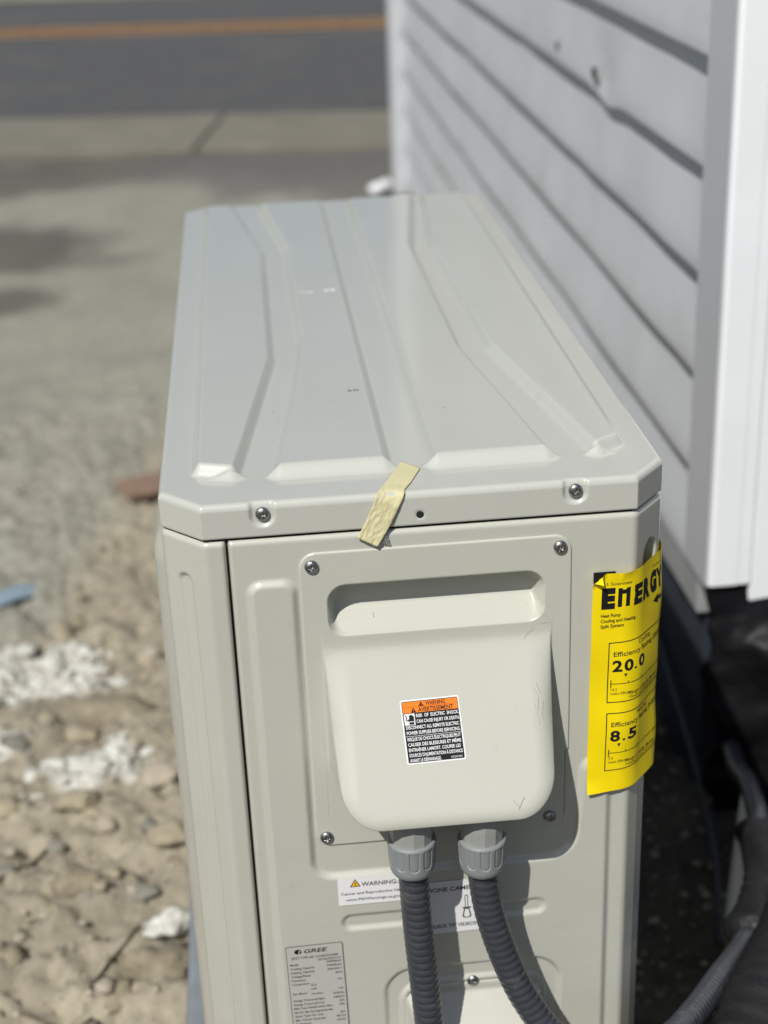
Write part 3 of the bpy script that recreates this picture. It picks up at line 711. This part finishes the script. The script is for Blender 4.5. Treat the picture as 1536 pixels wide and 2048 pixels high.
def en_map(u, v, e):
    s = .02+u/1000-.0012*(v/186)*0
    s += -.0016*(v/186)
    x = np.interp(s, es, ep[:, 0]); y = np.interp(s, es, ep[:, 1])
    x2 = np.interp(s+.0008, es, ep[:, 0]); y2 = np.interp(s+.0008, es, ep[:, 1]); n = math.hypot(x2-x, y2-y)
    nx, ny = (y2-y)/n, -(x2-x)/n
    wv = .0006*math.sin(v*.045+u*.08)+.0004*math.sin(v*.11-u*.05+1.)
    wv += .0030*max(0, (v-172)/14)**2*math.exp(-(u/16)**2)+.0016*max(0, (10-v)/10)*math.exp(-((u-18)/12)**2)
    wv += .0009*math.exp(-((u*.5+v-12)/3.)**2)*(u > 20)
    d = 11.-(u+v)                                  # curled top-left corner
    lift = 0; sh = 0
    if d > 0:
        a = min(d/4.2, 2.9); lift = 4.2*(1-math.cos(a))/1000; sh = (d-4.2*math.sin(a))/1000/1.414
    zz = LZ0-v/1000-sh
    ex = sh
    return (x+nx*(wv+lift+e)+ex, y+ny*(wv+lift+e), zz)
eo = en.build('energy_label', en_map, None)
tag(eo, 'yellow energy rating label curling round the cabinet corner nearest the house wall', 'label')
bl = Label(); bl.rrect(0, 0, 16, 9, .5, INK, 0)
bl.build('black_patch', flat_map(.3042, -.0722, -.0006), side_panel)  # flat black patch under the curled label corner
eo.data.polygons.foreach_set('use_smooth', np.full(len(eo.data.polygons), True, bool))

# ------------------------------------------------------------------ masking tape over the lid edge
def tape_grid(pl, pr_, nu=26):
    def res(p, n):
        p = np.array(p, float); s = np.r_[0, np.cumsum(np.linalg.norm(np.diff(p, axis=0), axis=1))]
        q_ = np.linspace(0, s[-1], n); return np.stack([np.interp(q_, s, p[:, i]) for i in range(3)], 1)
    a, b = res(pl, 90), res(pr_, 90); t = np.linspace(0, 1, nu)[None, :, None]
    return a[:, None, :]*(1-t)+b[:, None, :]*t
TL = [(.1740, .0520, .0020), (.1700, .0440, .0012), (.1600, .020, .0012), (.1528, .0040, .0010), (.1508, -.0007, .0001), (.1500, -.0014, -.0030), (.1428, -.0022, -.0190), (.1362, -.0030, -.0300)]
TR = [(.1860, .0395, .0012), (.1835, .033, .0010), (.1770, .016, .0010), (.1712, .0040, .0010), (.1704, -.0007, .0001), (.1694, -.0016, -.0030), (.1600, -.0026, -.0220), (.1500, -.0044, -.0375)]
G = tape_grid(TL, TR)
vv, uu = np.meshgrid(np.linspace(0, 1, G.shape[0]), np.linspace(0, 1, G.shape[1]), indexing='ij')
cre = np.abs(fbm(uu*1.4+vv*4.5, vv*3.2-uu*1.8, 2.2, 3)-.5)
wr = .0005*(1-sst(cre/.16))*sst((vv-.30)/.12)+.0006*(fbm(uu*3, vv*9, 1, 3)-.5)
G = G+wr[..., None]*np.array([0, -.85, .5])*np.where(vv < .40, .4, 1)[..., None]
G[0, :, 1] += .0018*(rng.random(G.shape[1])-.5)
to = link('masking_tape', gridmesh('masking_tape', G, flip=True), MASK)
md = to.modifiers.new('thickness', 'SOLIDIFY'); md.thickness = .0002
tag(to, 'crinkled strip of pale yellow masking tape over the lid edge', 'tape')
FILM = mat('clear_film', (.8, .8, .78), rough=.12, bump=.8, bscale=300)
FILM.node_tree.nodes['Principled BSDF'].inputs['Transmission Weight'].default_value = .85
g2 = tape_grid([(.1530, -.0012, -.0245), (.1525, -.0016, -.030), (.1545, -.0018, -.0362)], [(.1580, -.0012, -.0235), (.1572, -.0020, -.030), (.1592, -.0018, -.0375)], 8)
g2[..., 1] -= .001*rng.random(g2.shape[:2]); g2[:, -1, 0] += .001*(rng.random(g2.shape[0])-.5)
tag(link('clear_tape', gridmesh('clear_tape', g2, flip=True), FILM), 'crumpled scrap of clear tape beside the masking tape', 'tape')

# small scuffs on the lid
def scuff(pts, m, z=.0090):
    rngl = random.Random(len(pts)*13+int(pts[0][0]*1e4)); bm = bmesh.new()
    for (x, y, a, b) in pts:
        c = [bm.verts.new((x+a*math.cos(t)*(.7+.5*rngl.random()), y+b*math.sin(t)*(.7+.5*rngl.random()), z)) for t in np.linspace(0, 2*math.pi, 11)[:-1]]
        bm.faces.new(c)
    return at_top(link('scuff', from_bm('scuff', bm), m))
SCW = mat('pale_scuff', (.66, .67, .66), rough=.6); SCD = mat('dark_scuff', (.16, .16, .15), rough=.7)
scuff([(.1235, .478, .0038, .0028), (.131, .476, .004, .003), (.1465, .479, .003, .005), (.1525, .479, .0035, .005)], SCW)
scuff([(.1475, .190, .0016, .0022), (.151, .1905, .0012, .002), (.1535, .190, .0014, .0014)], SCD)
scuff([(.085, .153, .0006, .0009)], SCD); scuff([(.217, .137, .0006, .0011)], SCD)
DCOV = mat('faint_rub_mark', (.38, .365, .32), rough=.6)

# ------------------------------------------------------------------ conduit fittings and flexible conduits
def nut_mesh():
    z = np.concatenate([[0], np.linspace(.0004, .0022, 4), np.linspace(.003, .022, 40), .022+.0085*np.sin(np.linspace(.1, 1, 14)*np.pi/2), [.0308]])
    th = np.linspace(0, 2*np.pi, 240, endpoint=False)
    zz, T_ = np.meshgrid(z, th, indexing='ij')
    base = np.interp(z, [0, .0004, .0022, .022], [.0150, .0176, .0182, .0172])
    k = (z > .022); base = np.where(k, .0112+.0060*np.sqrt(np.clip(1-((z-.022)/.0086)**2, 0, 1)), base); base[-1] = .0104
    R = np.repeat(base[:, None], len(th), 1)
    cell = (T_*10/(2*np.pi)) % 1.; u = (cell-.5)*2*np.pi*.018/10
    d = sdf_rr(u, zz, -.0034, .0034, -.02, .0195, .0034)
    groove = np.exp(-(d/.00045)**2)*.0007+.0004*(1-sst(d/.0006))
    R = R-groove*((zz > .0022) & (zz < .024))
    G_ = np.stack([R*np.cos(T_), R*np.sin(T_), -zz], -1)
    return gridmesh('fitting_nut', G_.transpose(1, 0, 2), closed_u=True)
def collar_mesh():
    z = np.array([-.014, -.0139, .002, .018, .020]); th = np.linspace(0, 2*np.pi, 12, endpoint=False)
    zz, T_ = np.meshgrid(z, th, indexing='ij'); R = np.array([.013, .0160, .0162, .0156, .013])[:, None]+0*T_
    return gridmesh('fitting_collar', np.stack([R*np.cos(T_), R*np.sin(T_), -zz], -1).transpose(1, 0, 2), closed_u=True, smooth=False)
NUT, COLR = nut_mesh(), collar_mesh(); NUT.materials.append(GREYPL); COLR.materials.append(GREYPL2)
pitch = .0064
def corr(s, t):
    ph = (s/pitch+t/(2*np.pi)) % 1.
    return .0104+.0011*np.sqrt(np.clip(1-(2*ph-1)**2, 0, 1))
def corr2(s, t):
    ph = (s/pitch+t/(2*np.pi)) % 1.
    return .0106+.0007*np.sqrt(np.clip(1-(2*ph-1)**2, 0, 1))
def conduit(ax, az, pts, label, n):
    c = thing('flexible_conduit', label, 'conduit', (ax, -.038, az), 'flexible conduits entering the terminal cover')
    for nm, me_, dz in (('collar', COLR, .0), ('nut', NUT, -.0145)):
        o = bpy.data.objects.new(nm, me_); COL.objects.link(o); o.parent = c; o.location = (0, 0, dz)
    o = tube('hose', pts, corr, n, 28, CONDUIT, c); o.location = (-ax, .038, -az)
    return c
c1 = conduit(.1638, -.2450, [(.1642, -.038, -.284), (.1646, -.0385, -.305), (.1664, -.040, -.345), (.1690, -.042, -.385), (.1722, -.045, -.435), (.176, -.050, -.50), (.181, -.07, -.60), (.19, -.11, -.70), (.20, -.15, -.80)],
             'ribbed dark grey conduit on the left that drops almost straight down', 760)
def px(x, y, d):   # a point of the hose, d metres in front of the lens plane
    v = fw+r2*(x-768)/3082.9-u2*(y-1024)/3082.9; return tuple(CAM+v*d)
c2pts = [(.2164, -.038, -.287), (.2170, -.0385, -.305), (.2215, -.040, -.336), (.2330, -.043, -.378), (.2480, -.048, -.415), (.2690, -.056, -.445), (.3050, -.070, -.458), (.3519, -.0715, -.4467),
         (.3885, -.0295, -.4602), (.4292, .033, -.484), (.4812, .1264, -.536), (.522, .200, -.563), (.5486, .2642, -.562), (.577, .3635, -.579), (.598, .464, -.597), (.613, .550, -.632), (.636, .66, -.650)]
c2 = conduit(.2160, -.2490, c2pts, 'ribbed dark grey conduit on the right that curves away towards the house', 900)
# black tape round that conduit where it joins the line set
Pc, sc_ = catmull(c2pts, 300)
seg = [tuple(p) for p in Pc[150:208:4]]
o = tube('tape_wrap', seg, lambda s, t: .0215+.004*np.sin(s*38)+.0016*np.sin(s*330+t*2)+.002*np.cos(t*3+s*60), 140, 28, TAPEB, c2); o.location = -Vector(c2.location)

ls = thing('pipe_bundle', 'tape wrapped black pipe bundle running down past the white corner post', 'pipe', (.62, .4, GZ))
lp = [(.72, .62, -.50), (.70, .52, -.57), (.66, .38, -.585), (.6008, .2489, -.5605), (.5244, .1148, -.52), (.465, .0085, -.485), (.4231, -.0638, -.470), (.3879, -.1288, -.475), (.36, -.22, -.54)]
o = tube('foam_sleeve', lp, lambda s, t: .034+.0012*np.sin(s*240+t)+.0012*np.sin(t*4+s*30), 400, 24, TAPEB, ls); o.location = -Vector(ls.location)
lp2 = [(.76, .62, -.47), (.745, .56, -.56), (.71, .42, -.63), (.66, .26, -.62), (.60, .12, -.59), (.54, .0, -.565), (.49, -.09, -.57), (.46, -.2, -.62)]
o = tube('foam_sleeve', lp2, lambda s, t: .030+.0014*np.sin(s*190+t)+.0012*np.sin(t*3+s*40), 400, 24, FOAM, ls); o.location = -Vector(ls.location)

# black plastic sheeting bunched under the corner
uu, vv = np.meshgrid(np.linspace(0, 1, 90), np.linspace(0, 1, 90), indexing='ij')
fold = np.abs(fbm(uu*4+vv, vv*2.4, 1.3, 2)-.5)*.045
bxp = .603+uu*.40+(fbm(uu*3, vv*4, 2, 3)-.5)*.03; byp = .668-.055*vv-.075*np.sin(np.clip(uu*2.2, 0, 1)*np.pi/2)*sst(vv*3)*.7-fold*sst(vv*4)
bzp = -.448-vv*(.285-.07*uu)+(fbm(uu*4, vv*2, 2, 3)-.5)*.03*vv
bs = link('plastic_sheeting', gridmesh('plastic_sheeting', np.stack([bxp, byp, bzp], -1)), BLACKPL)
bs.modifiers.new('thickness', 'SOLIDIFY').thickness = .0012
tag(bs, 'shiny black plastic sheeting bunched up beneath the white corner post', 'plastic sheet')

st = thing('stake', 'pale painted stake with a splintered foot leaning behind the conduit', 'stake', (.567, .40, GZ))
bm = bmesh.new(); box_bm(bm, -.0095, .0095, -.007, .007, 0, .135, .0015)
for v in bm.verts:
    t = (v.co.z)/.135; v.co.x *= (.75+.5*(1-abs(2*t-1)**2))*(1-.5*max(0, t-.85)/.15)
for v in bm.verts: v.co = Vector((v.co.x+.022*v.co.z/.135, v.co.y+.045*v.co.z/.135, v.co.z+.045))
link('shaft', from_bm('shaft', bm), WOODW, st)
bm = bmesh.new(); bmesh.ops.create_cone(bm, cap_ends=True, segments=7, radius1=.003, radius2=.0085, depth=.05, matrix=Matrix.Translation((-.004, -.008, .024)) @ Matrix.Rotation(.15, 4, 'Y'))
link('splintered_end', from_bm('splintered_end', bm), WOODB, st)
cb = tube('cable', [(.615, 1.1, -.60), (.612, .9, -.655), (.605, .72, -.70), (.595, .58, -.738), (.575, .47, -.768), (.56, .41, -.778)], lambda s, t: .005+0*s*t, 120, 10, mat('dark_cable', (.05, .055, .06), rough=.5), None)
tag(cb, 'thin dark cable sagging along the foundation behind the cabinet', 'cable')

# ------------------------------------------------------------------ pad and loose things on the ground
pad = box('equipment_pad', -.050, .41, -.06, .96, -.80, -.7198, PAD, None, .008)
tag(pad, 'flat grey pad under the heat pump', 'pad')

def rock_mesh(name, r, sx, sy, sz, seed, sub_=3, rough=.35, flat_bottom=True):
    bm = bmesh.new(); bmesh.ops.create_icosphere(bm, subdivisions=sub_, radius=1)
    for v in bm.verts:
        p = v.co.copy(); d = 1+rough*mnoise.noise(p*1.1+Vector((seed, 0, 0)))+rough*.5*mnoise.noise(p*2.6+Vector((0, seed, 3)))+rough*.22*mnoise.noise(p*6+Vector((seed, 2, 0)))
        v.co = Vector((p.x*sx*d, p.y*sy*d, p.z*sz*d))*r
        if flat_bottom and v.co.z < -.35*r*sz: v.co.z = -.35*r*sz+(v.co.z+.35*r*sz)*.2
    me_ = from_bm(name, bm, True); return me_
def put(name, x, y, r, s, seed, m, label, cat='stone', group=None, sub_=3, rough=.35, rz=0, sink=.25, tilt=0):
    o = link(name, rock_mesh(name, r, *s, seed, sub_, rough), m); o.location = (x, y, gz(x, y)+r*s[2]*sink); o.rotation_euler = (tilt, 0, rz)
    return tag(o, label, cat, group)
put('stone', -.168, .742, .0135, (1, .95, .9), 3, STONE_P, 'smooth pinkish pebble lying alone on the bare dirt', sub_=3, rough=.12, sink=.5)
put('stone', -.212, .800, .021, (1.25, .9, .6), 5, STONE_T, 'tan angular stone just behind the smooth pinkish pebble')
put('stone', -.330, .80, .030, (1.3, .8, .5), 8, STONE_T, 'flat tan stone at the left frame edge under the white debris')
put('dirt_clod', -.200, .632, .026, (1.2, .9, .75), 9, STONE_B, 'lumpy brown clod of dirt with a dark hollow beside it', 'dirt clod')
put('dirt_clod', -.095, .470, .034, (1.2, 1.0, .7), 12, STONE_B, 'broken brown dirt clods against the pad edge', 'dirt clod', rough=.6)
put('stone', -.117, .605, .017, (1.4, .8, .6), 14, STONE_G, 'dark grey stone chip behind the white plaster lump')
put('stone', -.085, .700, .024, (1.1, 1, .6), 15, STONE_T, 'pale tan stone half hidden by the cabinet edge')
put('dirt_clod', -.195, 1.085, .048, (1.6, .75, .5), 17, STONE_B, 'long brown clod overhanging a dark pit', 'dirt clod', rough=.45)
put('stone', -.385, 1.145, .024, (1, .9, .8), 19, STONE_T, 'rusty tan stone in the middle of the white debris at the frame edge')
put('stone', -.225, 1.0, .022, (1.1, .9, .7), 21, STONE_T, 'rounded tan stone between the two white debris patches')
put('stone', -.105, .86, .023, (1.2, .9, .6), 23, STONE_P, 'flat pink grey stone near the lower cabinet edge')
# white debris
def crumbs(name, cx, cy, spread, n, seed, label, rmin=.004, rmax=.016, dirn=0.):
    rr_ = random.Random(seed); bm = bmesh.new()
    for i in range(n):
        a = rr_.gauss(0, 1)*spread; b = rr_.gauss(0, 1)*spread*.45; x = cx+a*math.cos(dirn)-b*math.sin(dirn); y = cy+a*math.sin(dirn)+b*math.cos(dirn)
        r = rmin+(rmax-rmin)*rr_.random()**2
        mt = Matrix.Translation((x, y, gz(x, y)+r*.15)) @ Matrix.Rotation(rr_.random()*6, 4, 'Z') @ Matrix.Diagonal((1.3, .9, .5, 1))
        vs_ = bmesh.ops.create_icosphere(bm, subdivisions=2, radius=r, matrix=mt)['verts']
        for v in vs_: v.co += (v.co-Vector((x, y, v.co.z)))*.35*mnoise.noise(v.co*140)+Vector((0, 0, r*.5*mnoise.noise(v.co*110)))
    return tag(link(name, from_bm(name, bm, True), PLASTER), label, 'debris')
crumbs('plaster_debris', -.205, .915, .040, 95, 1, 'clump of crumbled white plaster nearest the pinkish pebble', rmax=.015, dirn=.8)
crumbs('plaster_debris', -.335, 1.20, .070, 170, 2, 'wide scatter of crumbled white plaster at the left frame edge', rmax=.017, dirn=.5)
crumbs('plaster_debris', -.225, 1.16, .026, 30, 3, 'small white plaster streak above the dark pit', rmax=.012, dirn=.3)
crumbs('plaster_debris', -.345, .98, .022, 30, 4, 'small white plaster bits low at the left frame edge', rmax=.013)
w = put('plaster_lump', -.085, .535, .026, (1.15, .75, .55), 31, PLASTER, 'single white plaster lump beside the pad corner', 'debris', rough=.55, sub_=4, rz=.5, sink=.5)
# brick, blue scrap, bits
bm = bmesh.new(); box_bm(bm, -.065, .065, -.038, .038, 0, .020, .006, 2)
for v in bm.verts: v.co += Vector((mnoise.noise(v.co*30), mnoise.noise(v.co*31+Vector((3, 0, 0))), 0))*.006
o = link('brick', from_bm('brick', bm), BRICK); o.location = (-.150, 1.86, gz(-.17, 1.86)-.006); o.rotation_euler = (.06, .03, .42)
tag(o, 'broken reddish brown brick lying on the dirt behind the cabinet', 'brick')
g = np.stack(np.meshgrid(np.linspace(-.065, .065, 24), np.linspace(-.016, .016, 8), indexing='ij'), -1)
bz = .008+.012*np.cos(g[..., 0]*40)*.5+.006*np.sin(g[..., 1]*160)
o = link('plastic_scrap', gridmesh('plastic_scrap', np.concatenate([g, bz[..., None]], -1)), BLUEP); o.location = (-.375, 1.47, gz(-.375, 1.47)); o.rotation_euler = (0, 0, .45)
tag(o, 'pale blue strip of plastic scrap at the left frame edge', 'scrap'); o.modifiers.new('thickness', 'SOLIDIFY').thickness = .004
for i, (x, y, r, lab) in enumerate(((.511, .325, .006, 'short white splinter nearest the grey conduit'), (.535, .355, .005, 'tiny white chip next to the stake foot'), (.548, .372, .006, 'second white splinter close to the stake'))):
    o = link('splinter', rock_mesh('splinter', r, 2.6, .6, .5, 50+i, 2, .3), PLASTER); o.location = (x, y, gz(x, y)+.012); o.rotation_euler = (0, 0, .8); tag(o, lab, 'debris')
# twigs, roots, weeds
def twig(pts, r, m, label):
    P_ = [(x, y, gz(x, y)+r*.9) for x, y in pts]
    return tag(tube('twig', P_, lambda s, t: r*(1+.25*np.sin(s*120+t))+0*s, 60, 7, m), label, 'twig')
twig([(-.115, .52), (-.135, .50), (-.150, .465), (-.165, .43)], .0028, TWIGD, 'dark curved root low on the bare dirt')
twig([(-.245, .42), (-.215, .40), (-.180, .385), (-.145, .38), (-.115, .375)], .0026, TWIG, 'dry yellowish twig lying across the bottom left dirt')
twig([(-.32, .62), (-.29, .65), (-.265, .68), (-.245, .72)], .0028, TWIGD, 'dark root crossing the dirt at the left frame edge')
def weed(x, y, n, h, label, seed):
    rr_ = random.Random(seed); bm = bmesh.new()
    for i in range(n):
        a = rr_.random()*6.28; l_ = h*(.5+rr_.random()); bxy = (rr_.gauss(0, .006), rr_.gauss(0, .006)); pv = None
        for k in range(5):
            t = k/4; c_ = Vector((x+bxy[0]+math.cos(a)*l_*t, y+bxy[1]+math.sin(a)*l_*t, gz(x, y)+l_*.6*t*(1.4-t)))
            wd = .0016*(1-t)+.0002; d_ = Vector((-math.sin(a), math.cos(a), 0))*wd
            nv = (bm.verts.new(c_-d_), bm.verts.new(c_+d_))
            if pv: bm.faces.new((pv[0], pv[1], nv[1], nv[0]))
            pv = nv
    return tag(link('weed', from_bm('weed', bm, True), GRASS), label, 'weed')
weed(-.262, 1.375, 16, .028, 'small green weed tuft behind the white debris', 1)
weed(-.318, .82, 22, .030, 'green weed tuft at the left frame edge beside the flat stone', 2)
weed(-.128, .915, 8, .018, 'tiny weed tuft close to the cabinet edge', 3)
weed(-.255, .56, 14, .02, 'greyish weed tuft low on the left dirt', 4)
# individual small stones (alike, one group) and the fine gravel
protos = [rock_mesh('stone', .011, 1.1, .9, .7, 60+i, 2, .75) for i in range(5)]
pm = [STONE_T, STONE_B, STONE_T, STONE_P, STONE_G]
for p, m in zip(protos, pm): p.materials.append(m)
rr_ = random.Random(5); cnt = 0
while cnt < 130:
    x = rr_.uniform(-.45, -.06); y = rr_.uniform(.30, 1.45)
    if x > -.062 or (y > 1.2 and x < -.30): continue
    kd = rr_.choice([0, 1, 1, 2, 2, 3, 4]); o = bpy.data.objects.new('stone', protos[kd]); COL.objects.link(o)
    s_ = .3+1.5*rr_.random()**3; o.scale = (s_, s_, s_); o.location = (x, y, gz(x, y)+.0018*s_); o.rotation_euler = (rr_.uniform(-.3, .3), rr_.uniform(-.3, .3), rr_.random()*6.28)
    tag(o, ('small %s loose stone on the bare dirt left of the cabinet' % ('tan', 'brown', 'tan', 'pale buff', 'grey')[kd]), 'stone', 'small loose stones on the dirt'); cnt += 1
base_v = np.array([(1, 0, 0), (-1, 0, 0), (0, 1, 0), (0, -1, 0), (0, 0, .7), (0, 0, -.7)], float)
base_f = np.array([(0, 2, 4), (2, 1, 4), (1, 3, 4), (3, 0, 4), (2, 0, 5), (1, 2, 5), (3, 1, 5), (0, 3, 5)])
N = 10000; gx_ = rng.uniform(-.95, .66, N); gy_ = .05+rng.random(N)**1.7*2.3; keep = ~((gx_ > -.055) & (gx_ < .42) & (gy_ < .98)); gx_, gy_ = gx_[keep], gy_[keep]; N = len(gx_)
gr = .0014+.0056*rng.random(N)**3.5; ga_ = rng.random(N)*6.28
h_ = ground_height(gx_[:, None], gy_[:, None])[:, 0]
bv = base_v[None]*gr[:, None, None]*(.7+.6*rng.random((N, 6, 1)))
ca, sa = np.cos(ga_)[:, None], np.sin(ga_)[:, None]
V = np.stack([bv[..., 0]*ca-bv[..., 1]*sa+gx_[:, None], bv[..., 0]*sa+bv[..., 1]*ca+gy_[:, None], bv[..., 2]+(h_+gr*.3)[:, None]], -1)
F = (base_f[None]+6*np.arange(N)[:, None, None]).reshape(-1, 3)
gv = rawmesh('gravel', V.reshape(-1, 3), F, False)
tag(link('gravel', gv, mat('gravel_mix', (.36, .31, .24), rough=.9, var=.5, vscale=35)), kind='stuff')
